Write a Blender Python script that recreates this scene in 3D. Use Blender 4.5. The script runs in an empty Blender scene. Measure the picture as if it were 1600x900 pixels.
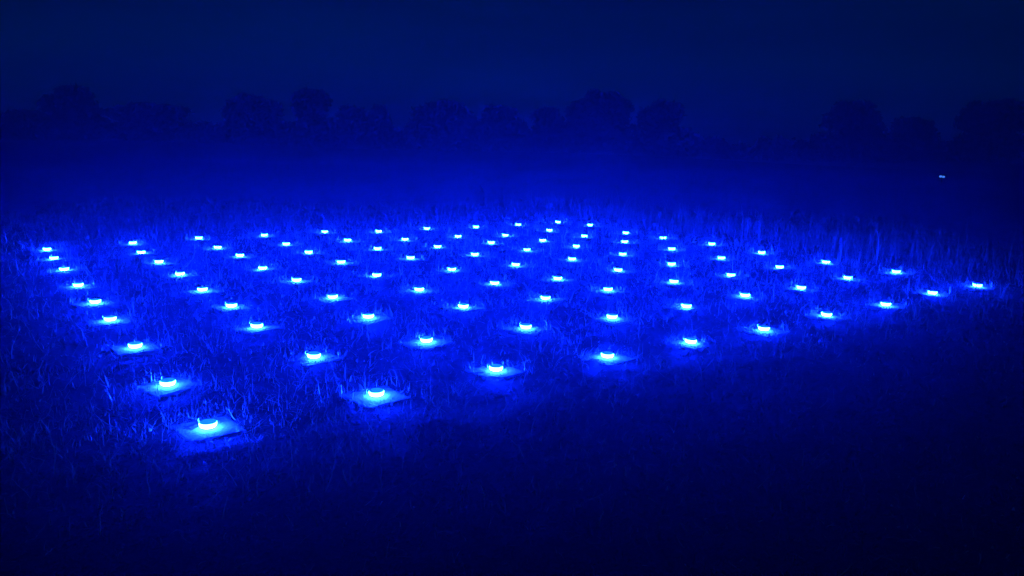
import bpy, bmesh, math, random
import numpy as np
from mathutils import Matrix, Vector

random.seed(11)
rng = np.random.default_rng(11)
scene = bpy.context.scene
col = scene.collection

# ------------------------------------------------------------------ camera
CAM_H = 1.573
cam_data = bpy.data.cameras.new("camera")
cam = bpy.data.objects.new("camera", cam_data)
col.objects.link(cam)
cam_data.sensor_width = 36.0
cam_data.lens = 27.74
cam_data.clip_end = 2000.0
# columns: camera right, camera up, camera back, in world axes (10.6 deg down, 1.5 deg roll)
cam.matrix_world = Matrix(((0.999671, -0.025634, 0.0, 0.0),
                           (0.004706, 0.183515, -0.983006, 0.0),
                           (0.025199, 0.982683, 0.183576, CAM_H),
                           (0.0, 0.0, 0.0, 1.0)))
scene.camera = cam

# ------------------------------------------------------------------ night sky and moonlight
SUN_EL, SUN_ROT = math.radians(30.0), math.radians(160.0)
world = bpy.data.worlds.new("World")
scene.world = world
world.use_nodes = True
wn, wl = world.node_tree.nodes, world.node_tree.links
wn.clear()
w_out = wn.new("ShaderNodeOutputWorld")
w_bg = wn.new("ShaderNodeBackground")
w_sky = wn.new("ShaderNodeTexSky")
w_sky.sky_type = 'NISHITA'
w_sky.sun_disc = False
w_sky.sun_elevation = SUN_EL
w_sky.sun_rotation = SUN_ROT
w_tint = wn.new("ShaderNodeMixRGB")
w_tint.blend_type = 'MULTIPLY'
w_tint.inputs[0].default_value = 1.0
w_tint.inputs[2].default_value = (0.0, 0.20, 1.0, 1.0)
# thin drawn-out cloud over the whole sky
w_tc = wn.new("ShaderNodeTexCoord")
w_map = wn.new("ShaderNodeMapping")
w_map.inputs["Scale"].default_value = (2.0, 2.0, 14.0)
w_map.inputs["Rotation"].default_value = (0.0, 0.10, 0.0)
w_noise = wn.new("ShaderNodeTexNoise")
w_noise.inputs["Scale"].default_value = 1.6
w_noise.inputs["Detail"].default_value = 5.0
w_ramp = wn.new("ShaderNodeMapRange")
w_ramp.inputs[1].default_value = 0.35
w_ramp.inputs[2].default_value = 0.75
w_ramp.inputs[3].default_value = 0.85
w_ramp.inputs[4].default_value = 1.35
w_cl = wn.new("ShaderNodeMixRGB")
w_cl.blend_type = 'MULTIPLY'
w_cl.inputs[0].default_value = 1.0
wl.new(w_tc.outputs["Generated"], w_map.inputs[0])
wl.new(w_map.outputs[0], w_noise.inputs["Vector"])
wl.new(w_noise.outputs["Fac"], w_ramp.inputs[0])
wl.new(w_sky.outputs[0], w_tint.inputs[1])
wl.new(w_tint.outputs[0], w_cl.inputs[1])
wl.new(w_ramp.outputs[0], w_cl.inputs[2])
wl.new(w_cl.outputs[0], w_bg.inputs[0])
wl.new(w_bg.outputs[0], w_out.inputs[0])
w_bg.inputs[1].default_value = 0.0052

sun_data = bpy.data.lights.new("moon_light", 'SUN')
sun_data.energy = 0.002
sun_data.angle = math.radians(10)
sun_data.color = (0.1, 0.3, 1.0)
sun = bpy.data.objects.new("moon_light", sun_data)
sun.rotation_euler = (math.radians(60), 0, math.radians(-20))
col.objects.link(sun)

scene.view_settings.view_transform = 'Standard'
scene.view_settings.look = 'None'
scene.view_settings.exposure = 0.0
scene.view_settings.gamma = 1.0
scene.view_settings.use_curve_mapping = False
cy = scene.cycles
cy.use_denoising = True
cy.max_bounces = 5
cy.diffuse_bounces = 3
cy.glossy_bounces = 2
cy.transmission_bounces = 3
cy.volume_bounces = 1
cy.transparent_max_bounces = 6
cy.sample_clamp_indirect = 10.0
cy.use_light_tree = True

# lamp strength (blue), haze density
LAMP = 3100.0
HAZE = 0.0053

# ------------------------------------------------------------------ helpers
def mat(name):
    m = bpy.data.materials.new(name)
    m.use_nodes = True
    return m, m.node_tree.nodes, m.node_tree.links

def noise_colour(name, c0, c1, scale, rough=0.85, bump=0.3, bump_scale=None, detail=6.0, spec=0.3):
    m, n, l = mat(name)
    b = n["Principled BSDF"]
    b.inputs["Roughness"].default_value = rough
    b.inputs["Specular IOR Level"].default_value = spec
    tc = n.new("ShaderNodeTexCoord")
    t = n.new("ShaderNodeTexNoise")
    t.inputs["Scale"].default_value = scale
    t.inputs["Detail"].default_value = detail
    r = n.new("ShaderNodeValToRGB")
    r.color_ramp.elements[0].position = 0.32
    r.color_ramp.elements[1].position = 0.70
    r.color_ramp.elements[0].color = (*c0, 1)
    r.color_ramp.elements[1].color = (*c1, 1)
    l.new(tc.outputs["Object"], t.inputs["Vector"])
    l.new(t.outputs["Fac"], r.inputs[0])
    l.new(r.outputs[0], b.inputs["Base Color"])
    t2 = n.new("ShaderNodeTexNoise")
    t2.inputs["Scale"].default_value = bump_scale or scale * 4
    t2.inputs["Detail"].default_value = 6.0
    bp = n.new("ShaderNodeBump")
    bp.inputs["Strength"].default_value = bump
    bp.inputs["Distance"].default_value = 0.01
    l.new(tc.outputs["Object"], t2.inputs["Vector"])
    l.new(t2.outputs["Fac"], bp.inputs["Height"])
    l.new(bp.outputs[0], b.inputs["Normal"])
    return m

def emission(name, rgb, strength, power=1.0):
    """A lit plastic diffuser: brighter low down near the diodes would be paint, so it is even."""
    m, n, l = mat(name)
    b = n["Principled BSDF"]
    b.inputs["Base Color"].default_value = (0.7, 0.7, 0.7, 1)
    b.inputs["Roughness"].default_value = 0.4
    b.inputs["Emission Color"].default_value = (*rgb, 1)
    b.inputs["Emission Strength"].default_value = strength
    return m

def foliage(name, c0, c1, trans=0.35, gloss=0.12):
    """Two-sided leaf or blade: diffuse with some light passing through; colour varies by the 'tint' attribute."""
    m, n, l = mat(name)
    n.remove(n["Principled BSDF"])
    out = n["Material Output"]
    at = n.new("ShaderNodeAttribute")
    at.attribute_name = "tint"
    r = n.new("ShaderNodeValToRGB")
    r.color_ramp.elements[0].color = (*c0, 1)
    r.color_ramp.elements[1].color = (*c1, 1)
    d = n.new("ShaderNodeBsdfDiffuse")
    t = n.new("ShaderNodeBsdfTranslucent")
    mx = n.new("ShaderNodeMixShader")
    mx.inputs[0].default_value = trans
    l.new(at.outputs["Fac"], r.inputs[0])
    l.new(r.outputs[0], d.inputs[0])
    l.new(r.outputs[0], t.inputs[0])
    l.new(d.outputs[0], mx.inputs[1])
    l.new(t.outputs[0], mx.inputs[2])
    g = n.new("ShaderNodeBsdfGlossy")
    g.inputs["Roughness"].default_value = 0.38
    g.inputs[0].default_value = (0.8, 0.8, 0.8, 1)
    mx2 = n.new("ShaderNodeMixShader")
    mx2.inputs[0].default_value = gloss
    l.new(mx.outputs[0], mx2.inputs[1])
    l.new(g.outputs[0], mx2.inputs[2])
    l.new(mx2.outputs[0], out.inputs[0])
    return m

def link(name, me, material=None, parent=None):
    o = bpy.data.objects.new(name, me)
    col.objects.link(o)
    if material is not None and not me.materials:
        me.materials.append(material)
    if parent is not None:
        o.parent = parent
    return o

def bm_mesh(name, bm, smooth=False):
    me = bpy.data.meshes.new(name)
    bm.to_mesh(me)
    bm.free()
    if smooth:
        me.polygons.foreach_set("use_smooth", [True] * len(me.polygons))
    return me

def np_mesh(name, verts, quads, tint=None):
    me = bpy.data.meshes.new(name)
    nv, nf, k = len(verts), len(quads), quads.shape[1]
    me.vertices.add(nv)
    me.vertices.foreach_set("co", verts.astype(np.float32).ravel())
    me.loops.add(nf * k)
    me.loops.foreach_set("vertex_index", quads.astype(np.int32).ravel())
    me.polygons.add(nf)
    me.polygons.foreach_set("loop_start", np.arange(0, nf * k, k, dtype=np.int32))
    me.update(calc_edges=True)
    if tint is not None:
        a = me.attributes.new("tint", 'FLOAT', 'POINT')
        a.data.foreach_set("value", tint.astype(np.float32))
    return me

def lathe(profile, seg, cap=False):
    """Surface of revolution about Z from (radius, z) pairs."""
    bm = bmesh.new()
    rings = []
    for r, z in profile:
        if r < 1e-6:
            rings.append([bm.verts.new((0, 0, z))])
        else:
            rings.append([bm.verts.new((r * math.cos(2 * math.pi * k / seg), r * math.sin(2 * math.pi * k / seg), z)) for k in range(seg)])
    for a, b in zip(rings, rings[1:]):
        for k in range(seg):
            k2 = (k + 1) % seg
            if len(a) == 1:
                bm.faces.new((a[0], b[k], b[k2]))
            elif len(b) == 1:
                bm.faces.new((a[k], a[k2], b[0]))
            else:
                bm.faces.new((a[k], a[k2], b[k2], b[k]))
    bmesh.ops.recalc_face_normals(bm, faces=bm.faces)
    return bm

def tube(pts, radii, seg=6):
    bm = bmesh.new()
    rings = []
    for i, p in enumerate(pts):
        p = Vector(p)
        d = (Vector(pts[min(i + 1, len(pts) - 1)]) - Vector(pts[max(i - 1, 0)])).normalized()
        u = d.orthogonal().normalized()
        v = d.cross(u)
        rings.append([bm.verts.new(p + radii[i] * (math.cos(2 * math.pi * k / seg) * u + math.sin(2 * math.pi * k / seg) * v)) for k in range(seg)])
    for a, b in zip(rings, rings[1:]):
        best = min(range(seg), key=lambda s: sum((a[k].co - b[(k + s) % seg].co).length for k in range(seg)))
        for k in range(seg):
            bm.faces.new((a[k], a[(k + 1) % seg], b[(k + 1 + best) % seg], b[(k + best) % seg]))
    bm.faces.new(rings[0][::-1])
    bm.faces.new(rings[-1])
    bmesh.ops.recalc_face_normals(bm, faces=bm.faces)
    return bm

# ------------------------------------------------------------------ ground
def terrain(x, y):
    """Gentle bumps of a mown meadow, fading out far from the lamps."""
    x = np.asarray(x, float); y = np.asarray(y, float)
    z = (0.010 * np.sin(0.9 * x + 0.4 * y) + 0.008 * np.sin(1.7 * y - 0.8 * x + 1.3)
         + 0.006 * np.sin(3.1 * x + 2.3 * y + 0.5) + 0.005 * np.sin(4.7 * y - 3.9 * x))
    far = np.clip((np.hypot(x, y - 9.0) - 14.0) / 40.0, 0, 1)
    return z * (1 - far) + far * 0.25 * (np.sin(0.11 * x + 0.7) + np.sin(0.09 * y + 0.06 * x)) * np.clip(1.4 - np.hypot(x, y) / 160, 0, 1)

def axis(lo, hi, step, limit):
    a = list(np.arange(lo, hi + 1e-6, step))
    s = step
    while a[-1] < limit:
        s *= 1.22
        a.append(min(a[-1] + s, limit))
    s = step
    b = [lo]
    while b[-1] > -limit:
        s *= 1.22
        b.append(max(b[-1] - s, -limit))
    return np.array(b[:0:-1] + a)

gx, gy = axis(-9, 9, 0.10, 420), axis(-2, 18, 0.10, 420)
GX, GY = np.meshgrid(gx, gy)
micro = 0.012 * rng.standard_normal(GX.shape) * (np.hypot(GX, GY - 8) < 14)
GZ = terrain(GX, GY) + micro - 0.006
idx = np.arange(GX.size).reshape(GX.shape)
gq = np.stack([idx[:-1, :-1], idx[:-1, 1:], idx[1:, 1:], idx[1:, :-1]], -1).reshape(-1, 4)
m_ground = noise_colour("meadow_soil_and_thatch", (0.020, 0.017, 0.010), (0.07, 0.06, 0.032), 9.0, 0.95, 0.9, 60.0, 8.0, 0.1)
ground_me = np_mesh("ground", np.stack([GX.ravel(), GY.ravel(), GZ.ravel()], 1), gq)
ground_me.polygons.foreach_set("use_smooth", [True] * len(ground_me.polygons))
ground = link("ground", ground_me, m_ground)
ground["kind"] = "structure"

# ------------------------------------------------------------------ tiles and lamps: nine by ten, a metre apart
GRID = [
    [(-1.68, 4.19), (-0.84, 4.78), (-0.10, 5.43), (0.75, 5.90), (1.51, 6.44), (2.31, 7.03), (3.12, 7.65), (3.98, 8.24), (4.84, 8.94), (5.66, 9.47)],
    [(-2.24, 4.96), (-1.45, 5.63), (-0.68, 6.19), (0.13, 6.76), (0.95, 7.27), (1.79, 7.92), (2.56, 8.51), (3.37, 9.06), (4.22, 9.80), (5.08, 10.33)],
    [(-2.86, 5.82), (-2.14, 6.46), (-1.29, 6.95), (-0.47, 7.51), (0.35, 8.04), (1.08, 8.73), (1.93, 9.28), (2.77, 9.87), (3.64, 10.64), (4.46, 11.13)],
    [(-3.48, 6.67), (-2.64, 7.27), (-1.81, 7.82), (-1.00, 8.36), (-0.20, 8.88), (0.55, 9.39), (1.37, 10.11), (2.19, 10.75), (3.04, 11.39), (3.81, 12.00)],
    [(-4.01, 7.43), (-3.23, 8.08), (-2.43, 8.75), (-1.61, 9.23), (-0.76, 9.76), (0.04, 10.38), (0.83, 10.93), (1.62, 11.53), (2.47, 12.19), (3.24, 12.80)],
    [(-4.61, 8.23), (-3.82, 8.93), (-3.03, 9.44), (-2.21, 10.05), (-1.38, 10.54), (-0.54, 11.13), (0.21, 11.68), (0.99, 12.28), (1.84, 12.93), (2.58, 13.53)],
    [(-5.26, 9.12), (-4.41, 9.72), (-3.63, 10.38), (-2.83, 10.83), (-1.96, 11.33), (-1.14, 11.85), (-0.35, 12.49), (0.49, 13.00), (1.24, 13.71), (2.04, 14.28)],
    [(-5.87, 9.97), (-5.02, 10.55), (-4.22, 11.17), (-3.39, 11.70), (-2.59, 12.26), (-1.75, 12.69), (-0.93, 13.23), (-0.14, 13.69), (0.66, 14.49), (1.49, 15.37)],
    [(-6.41, 10.74), (-5.58, 11.48), (-4.86, 12.11), (-4.01, 12.64), (-3.17, 13.20), (-2.33, 13.59), (-1.56, 14.18), (-0.70, 14.72), (0.09, 15.26), (0.89, 15.84)],
]
GRID_ANGLE = math.radians(35.7)
TILE, TILE_T = 0.30, 0.040
ORD = ["first", "second", "third", "fourth", "fifth", "sixth", "seventh", "eighth", "ninth", "tenth"]

m_tile = noise_colour("pale_concrete_tile", (0.14, 0.14, 0.135), (0.27, 0.265, 0.25), 14.0, 0.8, 0.5, 90.0)
m_base = noise_colour("dark_plastic", (0.02, 0.02, 0.022), (0.04, 0.04, 0.04), 30.0, 0.45, 0.1)
m_lens = emission("blue_light_diffuser", (0.0009, 0.011, 1.0), LAMP)
m_top = emission("blue_glowing_lid", (0.001, 0.03, 1.0), 8.0)
m_hook = noise_colour("clear_plastic_loop", (0.45, 0.45, 0.45), (0.6, 0.6, 0.6), 20.0, 0.3, 0.1)

# tile meshes: worn, bevelled square slabs, a few variants
tile_meshes = []
for v in range(4):
    bm = bmesh.new()
    bmesh.ops.create_cube(bm, size=1.0)
    bmesh.ops.scale(bm, vec=(TILE, TILE, TILE_T), verts=bm.verts)
    bmesh.ops.bevel(bm, geom=bm.edges[:], offset=0.006, segments=2, affect='EDGES', profile=0.6)
    for vert in bm.verts:
        vert.co += Vector((rng.normal(0, 0.0012), rng.normal(0, 0.0012), rng.normal(0, 0.0008)))
    tile_meshes.append(bm_mesh("square_tile_%d" % v, bm))
    tile_meshes[-1].materials.append(m_tile)
# one tile has a broken corner: the loose wedge is its part
bm = bmesh.new()
h2 = TILE / 2
outline = [(-h2, -h2 + 0.10), (-h2 + 0.03, -h2 + 0.075), (-h2 + 0.055, -h2 + 0.045), (-h2 + 0.12, -h2), (h2, -h2), (h2, h2), (-h2, h2)]
def prism(outline, z0, z1):
    bm = bmesh.new()
    a = [bm.verts.new((x, y, z0)) for x, y in outline]
    b = [bm.verts.new((x, y, z1)) for x, y in outline]
    bm.faces.new(a[::-1]); bm.faces.new(b)
    for k in range(len(a)):
        k2 = (k + 1) % len(a)
        bm.faces.new((a[k], a[k2], b[k2], b[k]))
    bmesh.ops.recalc_face_normals(bm, faces=bm.faces)
    bmesh.ops.bevel(bm, geom=bm.edges[:], offset=0.003, segments=1, affect='EDGES')
    return bm
broken_me = bm_mesh("broken_tile", prism(outline, -TILE_T / 2, TILE_T / 2)); broken_me.materials.append(m_tile)
wedge_me = bm_mesh("broken_corner", prism([(-h2 - 0.02, -h2 - 0.02), (-h2 + 0.10, -h2 - 0.02), (-h2 + 0.04, -h2 + 0.025), (-h2 - 0.02, -h2 + 0.07)], -TILE_T / 2, TILE_T / 2 - 0.004))
wedge_me.materials.append(m_tile)

# lamp meshes, shared: dark foot, glowing ring, lid, loop
R = 0.047
foot_me = bm_mesh("foot", lathe([(0, 0), (R * 0.72, 0), (R * 0.72, 0.0063), (0, 0.006)], 20)); foot_me.materials.append(m_base)
ring_me = bm_mesh("light_ring", lathe([(R * 0.70, 0.0060), (R * 0.86, 0.010), (R * 0.97, 0.018), (R * 1.0, 0.030), (R * 0.97, 0.035), (R * 0.90, 0.0365)], 20), True); ring_me.materials.append(m_lens)
lid_me = bm_mesh("lid", lathe([(R * 0.96, 0.0345), (R * 0.95, 0.0385), (R * 0.80, 0.0405), (R * 0.45, 0.041), (0, 0.041)], 20), True); lid_me.materials.append(m_top)
loop_pts = []
for k in range(11):
    a = math.radians(-50 + 28 * k)
    loop_pts.append((-R * 0.95 - 0.004 + 0.014 * math.cos(a), 0.012 * math.sin(0.5 * a), 0.040 + 0.014 * math.sin(a)))
loop_me = bm_mesh("carry_loop", tube(loop_pts, [0.0035] * 11, 6), True); loop_me.materials.append(m_hook)

LAMPS = []
shrink = (CAM_H - 0.050) / CAM_H
for j in range(9):
    for i in range(10):
        px, py = GRID[j][i]
        x, y = px * shrink, py * shrink
        z = float(terrain(x, y))
        LAMPS.append((x, y, z, GRID_ANGLE + math.radians(9 + rng.normal(0, 5)), rng.normal(0, 0.018), rng.normal(0, 0.018)))

proto_lamp = None
for n, (x, y, z, ang, tx, ty) in enumerate(LAMPS):
    j, i = divmod(n, 10)
    place = "%s row from tall grass, %s from lantern end" % (ORD[9 - i], ORD[j])
    broken = (j == 0 and i == 2)
    t = link("square_tile", broken_me if broken else tile_meshes[n % 4])
    t.location = (x, y, z - 0.016)
    t.rotation_euler = (tx, ty, ang if broken else ang + (n // 4 % 4) * math.pi / 2)
    t["label"] = ("pale square tile with broken corner, " if broken else "pale square tile, ") + place
    t["category"] = "tile"
    t["group"] = "square tiles laid out in a grid"
    if broken:
        w = link("broken_corner", wedge_me, None, t)
        w.rotation_euler = (0.05, -0.06, 0.05)
        w["label"] = "loose wedge broken off the tile corner"
    top = z - 0.016 + TILE_T / 2
    root = bpy.data.objects.new("puck_lamp", None)
    col.objects.link(root)
    root.empty_display_size = 0.05
    root.location = (x, y, top - 0.001)
    root.rotation_euler = (tx, ty, rng.normal(0.0, 0.5))
    root["label"] = "glowing blue puck lamp, " + place
    root["category"] = "lamp"
    root["group"] = "blue lamps standing on the tiles"
    link("foot", foot_me, None, root)
    link("light_ring", ring_me, None, root)
    link("lid", lid_me, None, root)
    link("carry_loop", loop_me, None, root)

# ------------------------------------------------------------------ grass and straw
tile_xy = np.array([(l[0], l[1]) for l in LAMPS])
tile_ang = np.array([l[3] for l in LAMPS])

def on_tile(p, margin):
    """True for points that fall on one of the tiles, grown by margin."""
    hit = np.zeros(len(p), bool)
    for (tx, ty), a in zip(tile_xy, tile_ang):
        d = p - (tx, ty)
        u = d[:, 0] * math.cos(a) + d[:, 1] * math.sin(a)
        v = -d[:, 0] * math.sin(a) + d[:, 1] * math.cos(a)
        hit |= (np.abs(u) < TILE / 2 + margin) & (np.abs(v) < TILE / 2 + margin)
    return hit

# field frame: u along the ten, v along the nine, in metres from the corner lamp
U = np.array([math.cos(GRID_ANGLE), math.sin(GRID_ANGLE)])
V = np.array([-U[1], U[0]])
ORIGIN = np.array(LAMPS[0][:2])
def field_uv(p):
    d = p - ORIGIN
    return d @ U, d @ V

def patch(x, y):
    return (np.sin(1.9 * x + 1.1 * y) + np.sin(2.7 * y - 1.3 * x + 2.0) + np.sin(4.1 * x - 2.2 * y + 0.7) + np.sin(0.7 * x + 0.9 * y + 4)) / 4

def blades(base, length, width, lean, curl, tint, segs=3, kink=0.0):
    """Ribbons that rise from base, lean over and curl; one row of arrays per blade."""
    n = len(base)
    az = rng.uniform(0, 2 * math.pi, n)
    d = np.stack([np.cos(az), np.sin(az)], 1)
    side = np.stack([-np.sin(az + rng.normal(0, 0.6, n)), np.cos(az + rng.normal(0, 0.6, n)), np.zeros(n)], 1)
    width = width * (1.0 + 0.055 * np.clip(base[:, 1] - 5.0, 0, 10))      # the grass grows coarser away from the path
    verts = np.zeros((n, segs + 1, 2, 3))
    pos = np.concatenate([base, np.zeros((n, 0))], 1).copy()
    ang = lean.copy()
    yaw = np.zeros(n)
    for s in range(segs + 1):
        w = width * (1.0 - 0.75 * s / segs) * 0.5
        verts[:, s, 0] = pos - side * w[:, None]
        verts[:, s, 1] = pos + side * w[:, None]
        step = length / segs
        ca, sa = np.cos(ang), np.sin(ang)
        dx = d[:, 0] * np.cos(yaw) - d[:, 1] * np.sin(yaw)
        dy = d[:, 0] * np.sin(yaw) + d[:, 1] * np.cos(yaw)
        pos = pos + np.stack([dx * sa, dy * sa, ca], 1) * step[:, None]
        ang = ang + curl / segs + rng.normal(0, 1, n) * kink
        yaw = yaw + rng.normal(0, 1, n) * kink
    k = (segs + 1) * 2
    q = []
    for s in range(segs):
        q.append([2 * s, 2 * s + 1, 2 * s + 3, 2 * s + 2])
    quads = (np.arange(n)[:, None, None] * k + np.array(q)[None]).reshape(-1, 4)
    return verts.reshape(-1, 3), quads, np.repeat(tint, k)

def merge(parts):
    vs, qs, ts, off = [], [], [], 0
    for v, q, t in parts:
        vs.append(v); qs.append(q + off); ts.append(t); off += len(v)
    return np.concatenate(vs), np.concatenate(qs), np.concatenate(ts)

def scatter(n, x0, x1, y0, y1):
    return np.stack([rng.uniform(x0, x1, n), rng.uniform(y0, y1, n)], 1)

def with_z(p, dz=-0.01):
    return np.column_stack([p, terrain(p[:, 0], p[:, 1]) + dz])

m_grass = foliage("dry_meadow_grass", (0.035, 0.050, 0.015), (0.64, 0.62, 0.23))
m_straw = foliage("loose_straw", (0.30, 0.27, 0.11), (0.70, 0.68, 0.30), 0.2)
m_tall = foliage("tall_seeding_grass", (0.04, 0.055, 0.02), (0.52, 0.50, 0.20))

parts = []
# tufts: many blades from one root
nt = 5200
c = scatter(nt, -9.5, 8.5, 1.6, 18.5)
cu, cv = field_uv(c)
inside = np.clip((cv + 1.3) / 0.9, 0, 1) * np.clip((cu + 1.8) / 1.2, 0, 1)     # closely mown outside the grid on the near sides
keep = (patch(c[:, 0], c[:, 1]) + rng.normal(0, 0.35, nt) > -0.25) & ~on_tile(c, 0.0) & (rng.uniform(0, 1, nt) < inside)
c = c[keep]
per = rng.integers(5, 16, len(c))
b = np.repeat(c, per, 0)
b = b + rng.normal(0, 0.028, b.shape)
th = np.repeat(rng.uniform(0.5, 1.3, len(c)), per)
fu, fv = field_uv(b)
b_ok = ~on_tile(b, -0.012)
b, th, fu, fv = b[b_ok], th[b_ok], fu[b_ok], fv[b_ok]
n = len(b)
grow = 0.60 + 0.85 * np.clip((fu + 0.5 * fv - 1.0) / 9.0, 0, 1)
L = rng.gamma(6.0, 0.0155, n) * th * grow
parts.append(blades(with_z(b), L, rng.uniform(0.003, 0.0065, n), np.abs(rng.normal(0.40, 0.35, n)), rng.normal(0.7, 0.8, n), rng.beta(0.7, 1.5, n), 3, 0.2))
# even cover of short stubble
n = 52000
b = scatter(n, -9.5, 8.5, 2.0, 18.0)
b = b[(~on_tile(b, 0.0)) & (patch(b[:, 0], b[:, 1]) + rng.normal(0, 0.5, n) > -0.45)]
n = len(b)
parts.append(blades(with_z(b), rng.uniform(0.02, 0.075, n), rng.uniform(0.002, 0.005, n), np.abs(rng.normal(0.4, 0.35, n)), rng.normal(0.5, 0.8, n), rng.beta(1.4, 2.6, n), 2, 0.15))
# a fringe that closes over the tile edges
fr = []
for (tx, ty), a in zip(tile_xy, tile_ang):
    k = int(rng.integers(110, 220))
    e = rng.integers(0, 4, k) * math.pi / 2 + a
    s_ = rng.uniform(-0.5, 0.5, k) * TILE
    o_ = TILE / 2 + rng.normal(0.006, 0.014, k)
    fr.append(np.stack([tx + np.cos(e) * o_ - np.sin(e) * s_, ty + np.sin(e) * o_ + np.cos(e) * s_], 1))
b = np.concatenate(fr)
n = len(b)
fu, fv = field_uv(b)
parts.append(blades(with_z(b), rng.uniform(0.025, 0.10, n) * (0.8 + 0.7 * np.clip((fu + 0.6 * fv) / 9.0, 0, 1.2)), rng.uniform(0.0025, 0.005, n), np.abs(rng.normal(0.6, 0.4, n)), rng.normal(0.8, 0.7, n), rng.beta(1.6, 2.0, n), 3, 0.2))
# dry stems that arch and kink
n = 15000
b = scatter(n, -9.0, 8.0, 2.4, 17.5)
fu, fv = field_uv(b)
b = b[~on_tile(b, 0.0) & (fv > -1.0) & (fu > -1.4)]
n = len(b)
parts.append(blades(with_z(b), rng.gamma(4, 0.034, n), rng.uniform(0.0032, 0.006, n), np.abs(rng.normal(0.75, 0.45, n)), rng.normal(0.9, 1.1, n), rng.beta(3.0, 1.6, n), 5, 0.30))
v, q, t = merge(parts)
o = link("meadow_grass", np_mesh("meadow_grass", v, q, t), m_grass)
o["kind"] = "stuff"; o["label"] = "short dry mown meadow grass between the lamp tiles"; o["category"] = "grass"

# loose straw and cut bits lying about, some of it over the tiles
n = 24000
b = scatter(n, -8.5, 8.0, 2.6, 17.0)
b = b[(patch(b[:, 1], b[:, 0]) + rng.normal(0, 0.6, n) > 0.0)]
hit = on_tile(b, 0.0)
b = b[~hit | (rng.uniform(0, 1, len(b)) < 0.6)]
hit = on_tile(b, 0.005)
n = len(b)
bz = with_z(b, 0.0)
bz[:, 2] += np.where(hit, 0.007, rng.uniform(0.0, 0.035, n))
parts = [blades(bz, rng.uniform(0.02, 0.11, n), rng.uniform(0.003, 0.006, n), np.where(hit, 1.5, rng.normal(1.35, 0.25, n)), np.where(hit, 0.05, rng.normal(0.25, 0.4, n)), rng.beta(2.5, 1.5, n), 3, 0.12)]
# stiff cut stalks standing in the thin stubble at the near corner
n = 3600
b = np.stack([rng.normal(-1.8, 1.4, n), rng.normal(4.0, 0.6, n)], 1)
b = b[~on_tile(b, 0.0)]
n = len(b)
parts.append(blades(with_z(b), rng.gamma(3, 0.018, n), rng.uniform(0.003, 0.006, n), np.abs(rng.normal(0.7, 0.5, n)), rng.normal(0.2, 0.5, n), rng.beta(3, 1.3, n), 3, 0.15))
# little flecks: torn leaf and husk
n = 5000
b = scatter(n, -5.5, 6.0, 2.9, 13.0)
b = b[~on_tile(b, -0.02)]
n = len(b)
parts.append(blades(with_z(b, 0.03), rng.uniform(0.008, 0.024, n), rng.uniform(0.006, 0.012, n), rng.normal(0.9, 0.5, n), rng.normal(0.3, 0.3, n), rng.beta(3, 1.2, n), 2, 0.1))
v, q, t = merge(parts)
o = link("loose_straw", np_mesh("loose_straw", v, q, t), m_straw)
o["kind"] = "stuff"; o["label"] = "loose cut straw and flecks strewn over grass and tiles"; o["category"] = "straw"

# tall uncut grass along the two far sides
uu = rng.uniform(-1.5, 12.0, 30000)
vv = rng.uniform(-3.5, 11.5, 30000)
edge_u = 9.45 + 0.18 * np.sin(vv * 2.1) + 0.12 * np.sin(vv * 5.3)
edge_v = 8.55 + 0.15 * np.sin(uu * 1.7) + 0.10 * np.sin(uu * 4.1)
far_u = (uu > edge_u)
far_v = (vv > edge_v) & ~far_u
dens = np.where(far_u, 1.0, np.where(far_v, 0.55, 0.0))
ok = rng.uniform(0, 1, 30000) < dens
uu, vv, far_u = uu[ok], vv[ok], far_u[ok]
b = ORIGIN + uu[:, None] * U + vv[:, None] * V
n = len(b)
L = np.where(far_u, rng.gamma(5, 0.060, n) * np.clip(1.25 - 0.25 * (uu - 9.4), 0.5, 1.25) * np.clip((vv + 3.0) / 5.0, 0.3, 0.9), rng.gamma(6, 0.025, n) * np.clip((uu + 1.5) / 3.0, 0.25, 1.0))
parts = [blades(with_z(b), L, rng.uniform(0.003, 0.007, n), np.abs(rng.normal(0.10, 0.16, n)), rng.normal(0.6, 0.5, n), rng.beta(1.6, 2.0, n), 4, 0.10)]
v, q, t = merge(parts)
o = link("tall_grass", np_mesh("tall_grass", v, q, t), m_tall)
o["kind"] = "stuff"; o["label"] = "tall uncut grass bordering the far sides of the lamp grid"; o["category"] = "grass"

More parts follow.
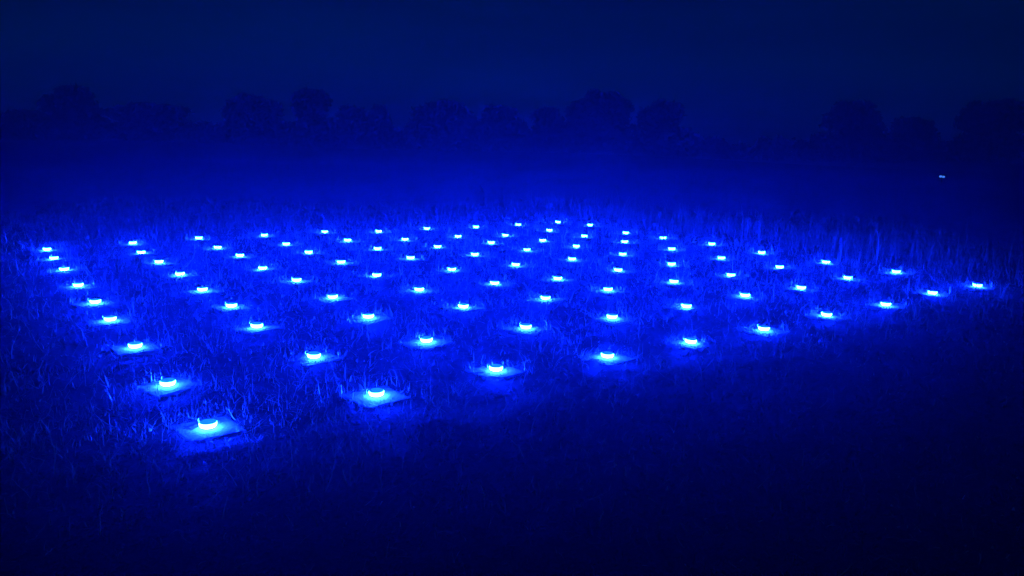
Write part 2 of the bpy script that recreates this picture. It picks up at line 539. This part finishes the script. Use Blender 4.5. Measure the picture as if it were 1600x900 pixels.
# ------------------------------------------------------------------ lone lantern out in the meadow
lx, ly = 0.5351 * 46.0, 46.0
lz = float(terrain(lx, ly))
hz = CAM_H - 0.0308 * 46.0
lan = bpy.data.objects.new("meadow_lantern", None)
col.objects.link(lan)
lan.location = (lx, ly, lz)
lan["label"] = "short twin-headed lantern glowing alone in the dark meadow"
lan["category"] = "lantern"
m_glow = emission("pale_blue_lantern_glass", (0.05, 0.22, 1.0), 1.7)
zc = max(hz - lz, 0.12)
link("post", bm_mesh("post", tube([(0, 0, -0.05), (0, 0, zc * 0.5), (0, 0, zc - 0.02)], [0.03, 0.025, 0.02], 8), True), m_base, lan)
link("crossbar", bm_mesh("crossbar", tube([(-0.17, 0, zc - 0.075), (0, 0, zc - 0.06), (0.17, 0, zc - 0.075)], [0.015] * 3, 6), True), m_base, lan)
for s in (-1, 1):
    g = link("lantern_glass", bm_mesh("lantern_glass", lathe([(0, -0.06), (0.05, -0.055), (0.065, 0.0), (0.05, 0.05), (0, 0.06)], 12), True), m_glow, lan)
    g.location = (s * 0.09, 0, zc + (0.014 if s < 0 else -0.004))
    k = link("lantern_cap", bm_mesh("lantern_cap", lathe([(0, 0.052), (0.06, 0.048), (0.04, 0.075), (0, 0.09)], 12), True), m_base, lan)
    k.location = g.location

# ------------------------------------------------------------------ trees along the far side of the meadow
m_bark = noise_colour("tree_bark", (0.03, 0.024, 0.018), (0.08, 0.065, 0.05), 3.0, 0.95, 0.8, 14.0)
m_leaf = foliage("tree_leaves", (0.025, 0.040, 0.008), (0.055, 0.085, 0.018), 0.25, 0.0)

def leaf_cloud(lobes, count, size):
    """Leaf-sized faces spread through overlapping lobes, denser towards their skins."""
    lobes = np.array(lobes, float)
    wgt = (lobes[:, 3] * lobes[:, 4]) ** 1.0
    pick = rng.choice(len(lobes), count, p=wgt / wgt.sum())
    d = rng.standard_normal((count, 3)); d /= np.linalg.norm(d, axis=1)[:, None]
    r = rng.uniform(0.35, 1.06, count) ** 0.6
    lump = 1.0 + 0.16 * np.sin(d[:, 0] * 7 + pick) * np.sin(d[:, 2] * 6 + pick * 2)
    lb = lobes[pick]
    p = lb[:, :3] + d * (r * lump)[:, None] * np.stack([lb[:, 3], lb[:, 3] * 0.8, lb[:, 4]], 1)
    p[:, 2] = np.maximum(p[:, 2], 0.15)
    a = rng.standard_normal((count, 3)); a /= np.linalg.norm(a, axis=1)[:, None]
    bvec = np.cross(a, rng.standard_normal((count, 3))); bvec /= np.linalg.norm(bvec, axis=1)[:, None]
    s = rng.uniform(0.6, 1.4, count)[:, None] * size
    verts = np.stack([p - a * s, p + bvec * s * 0.55, p + a * s, p - bvec * s * 0.55], 1).reshape(-1, 3)
    return verts, np.arange(count * 4).reshape(-1, 4), np.repeat(rng.beta(2, 2, count), 4)

def tree(x, y, height, width, label, skirt=True, count=2600, shape=0):
    root = bpy.data.objects.new("tree", None)
    col.objects.link(root)
    z = float(terrain(x, y))
    root.location = (x, y, z)
    root["label"] = label; root["category"] = "tree"; root["group"] = "trees along the far side of the meadow"
    bend = rng.normal(0, 0.02 * height, 2)
    trunk = [(0, 0, -0.3), (bend[0] * 0.3, bend[1] * 0.3, height * 0.2), (bend[0], bend[1], height * 0.5), (bend[0] * 1.5, bend[1], height * 0.8)]
    bm = tube(trunk, [0.03 * height, 0.024 * height, 0.016 * height, 0.006 * height], 8)
    me_all = bm
    for k in range(5):
        a = 2 * math.pi * k / 5 + rng.uniform(-0.4, 0.4)
        z0 = height * rng.uniform(0.28, 0.55)
        l2 = tube([(bend[0] * z0 / height, bend[1] * z0 / height, z0),
                   (math.cos(a) * width * 0.22, math.sin(a) * width * 0.2, z0 + height * 0.12),
                   (math.cos(a) * width * 0.38, math.sin(a) * width * 0.32, z0 + height * rng.uniform(0.15, 0.28))],
                  [0.010 * height, 0.007 * height, 0.003 * height], 5)
        tmp = bm_mesh("limb", l2)
        me_all.from_mesh(tmp)
        bpy.data.meshes.remove(tmp)
    link("trunk", bm_mesh("trunk", me_all, True), m_bark, root)
    lobes = []
    lobes.append((bend[0], bend[1], height * 0.66, width * 0.33, height * 0.30))
    for k in range(7):
        a = 2 * math.pi * k / 7 + rng.uniform(-0.4, 0.4)
        rr = width * rng.uniform(0.20, 0.33)
        zz = height * rng.uniform(0.42, 0.78)
        s = rng.uniform(0.15, 0.24)
        lobes.append((math.cos(a) * rr, math.sin(a) * rr * 0.7, zz, width * s, height * s * 0.8))
    for k in range(3):
        lobes.append((rng.uniform(-0.2, 0.2) * width, rng.uniform(-0.15, 0.15) * width, height * rng.uniform(0.80, 0.90), width * rng.uniform(0.10, 0.18), height * 0.10))
    if skirt:
        for k in range(8):
            lobes.append((rng.uniform(-0.5, 0.5) * width, rng.uniform(-0.3, 0.1) * width, height * 0.22, width * 0.28, height * 0.24))
    link("crown", np_mesh("crown", *leaf_cloud(lobes, count, 0.42)), m_leaf, root)
    return root

TREES = [
    # x, y, height, width, label
    (-60.5, 110, 7.4, 9.5, "broad domed tree with low shoulders standing near the end of the tree line"),
    (-69.5, 113, 4.2, 9.0, "low dark tree at the end of the tree line past the broad dome"),
    (-50.5, 112, 5.2, 12.5, "wide flat-topped tree beside the broad domed tree"),
    (-36.3, 110, 7.0, 8.6, "rounded dome tree between the wide flat tree and the square-topped tree"),
    (-27.6, 109, 8.0, 6.0, "tall square-topped tree rising alone above its lower neighbours"),
    (-22.4, 112, 5.9, 5.2, "low shoulder tree tucked against the tall square-topped tree"),
    (-18.7, 110, 5.9, 4.0, "small round-headed tree beside a notch of open sky"),
    (-9.6, 111, 7.0, 9.4, "broad sloping tree between the sky notch and the flat-crowned tree"),
    (-2.0, 110, 6.3, 8.2, "even flat-crowned tree beside the narrow gap in the tree line"),
    (4.4, 111, 6.3, 5.2, "small dome tree just past the narrow gap in the tree line"),
    (11.2, 110, 8.8, 10.0, "large domed tree, the tallest crown of the tree line"),
    (20.3, 112, 8.1, 7.6, "rounded tree with a steep outer side beside the tallest crown"),
    (45.3, 108, 8.1, 9.6, "lone broad tree beyond the low bushes behind the meadow lantern"),
    (55.0, 112, 6.0, 8.6, "lower tree joining the lone broad tree to the end tree"),
    (64.5, 109, 8.4, 10.0, "dark end tree standing past the lone broad tree"),
]
for x, y, h, w, lab in TREES:
    tree(x, y, h, w, lab, True, int(3000 + 70 * h * w))

def shrub(x, y, height, width, label):
    root = bpy.data.objects.new("shrub", None)
    col.objects.link(root)
    root.location = (x, y, float(terrain(x, y)))
    root["label"] = label; root["category"] = "shrub"; root["group"] = "shrubs under the tree line"
    link("stem", bm_mesh("stem", tube([(0, 0, -0.2), (0.05, 0, height * 0.3), (0.1, 0.05, height * 0.6)], [0.07, 0.05, 0.02], 6), True), m_bark, root)
    lobes = [(rng.uniform(-0.4, 0.4) * width, rng.uniform(-0.2, 0.2) * width, height * rng.uniform(0.3, 0.55), width * rng.uniform(0.16, 0.26), height * rng.uniform(0.28, 0.42)) for _ in range(8)]
    link("foliage", np_mesh("foliage", *leaf_cloud(lobes, 1400, 0.36)), m_leaf, root)

SHRUBS = [
    (-43.0, 109, 3.4, 7.5, "low shrub filling the dip beside the wide flat-topped tree"),
    (-31.8, 111, 3.9, 4.5, "low shrub between the rounded dome tree and the square-topped tree"),
    (-15.0, 110, 3.9, 5.5, "low shrub closing the foot of the open sky notch"),
    (1.6, 113, 3.0, 4.0, "low shrub at the foot of the narrow gap"),
    (25.8, 110, 3.4, 6.0, "low shrub at the steep side of the rounded tree"),
    (30.5, 111, 2.6, 6.0, "lowest shrub in the wide dip of the tree line"),
    (35.8, 110, 3.7, 5.5, "rounded shrub next to the lone broad tree"),
    (40.0, 111, 3.2, 5.0, "shrub touching the skirts of the lone broad tree"),
]
for s in SHRUBS:
    shrub(*s)

# ------------------------------------------------------------------ night haze, shaped to imitate lens glare around the lamps
bm = bmesh.new()
bmesh.ops.create_cube(bm, size=1.0)
bmesh.ops.scale(bm, vec=(860, 860, 15.5), verts=bm.verts)
bmesh.ops.translate(bm, vec=(0, 0, 15.5 / 2 - 2.5), verts=bm.verts)
m_haze, hn, hl = mat("glare_haze")
hn.remove(hn["Principled BSDF"])
pv = hn.new("ShaderNodeVolumePrincipled")
pv.inputs["Color"].default_value = (0.92, 0.95, 1.0, 1)
pv.inputs["Density"].default_value = HAZE
pv.inputs["Anisotropy"].default_value = 0.85  # strong forward scatter gives a halo in place of veiling lens glare
hl.new(pv.outputs[0], hn["Material Output"].inputs["Volume"])
haze = link("haze", bm_mesh("haze", bm), m_haze)
haze["kind"] = "stuff"; haze["label"] = "thin night haze standing in for blue lens glare over the meadow"; haze["category"] = "haze"
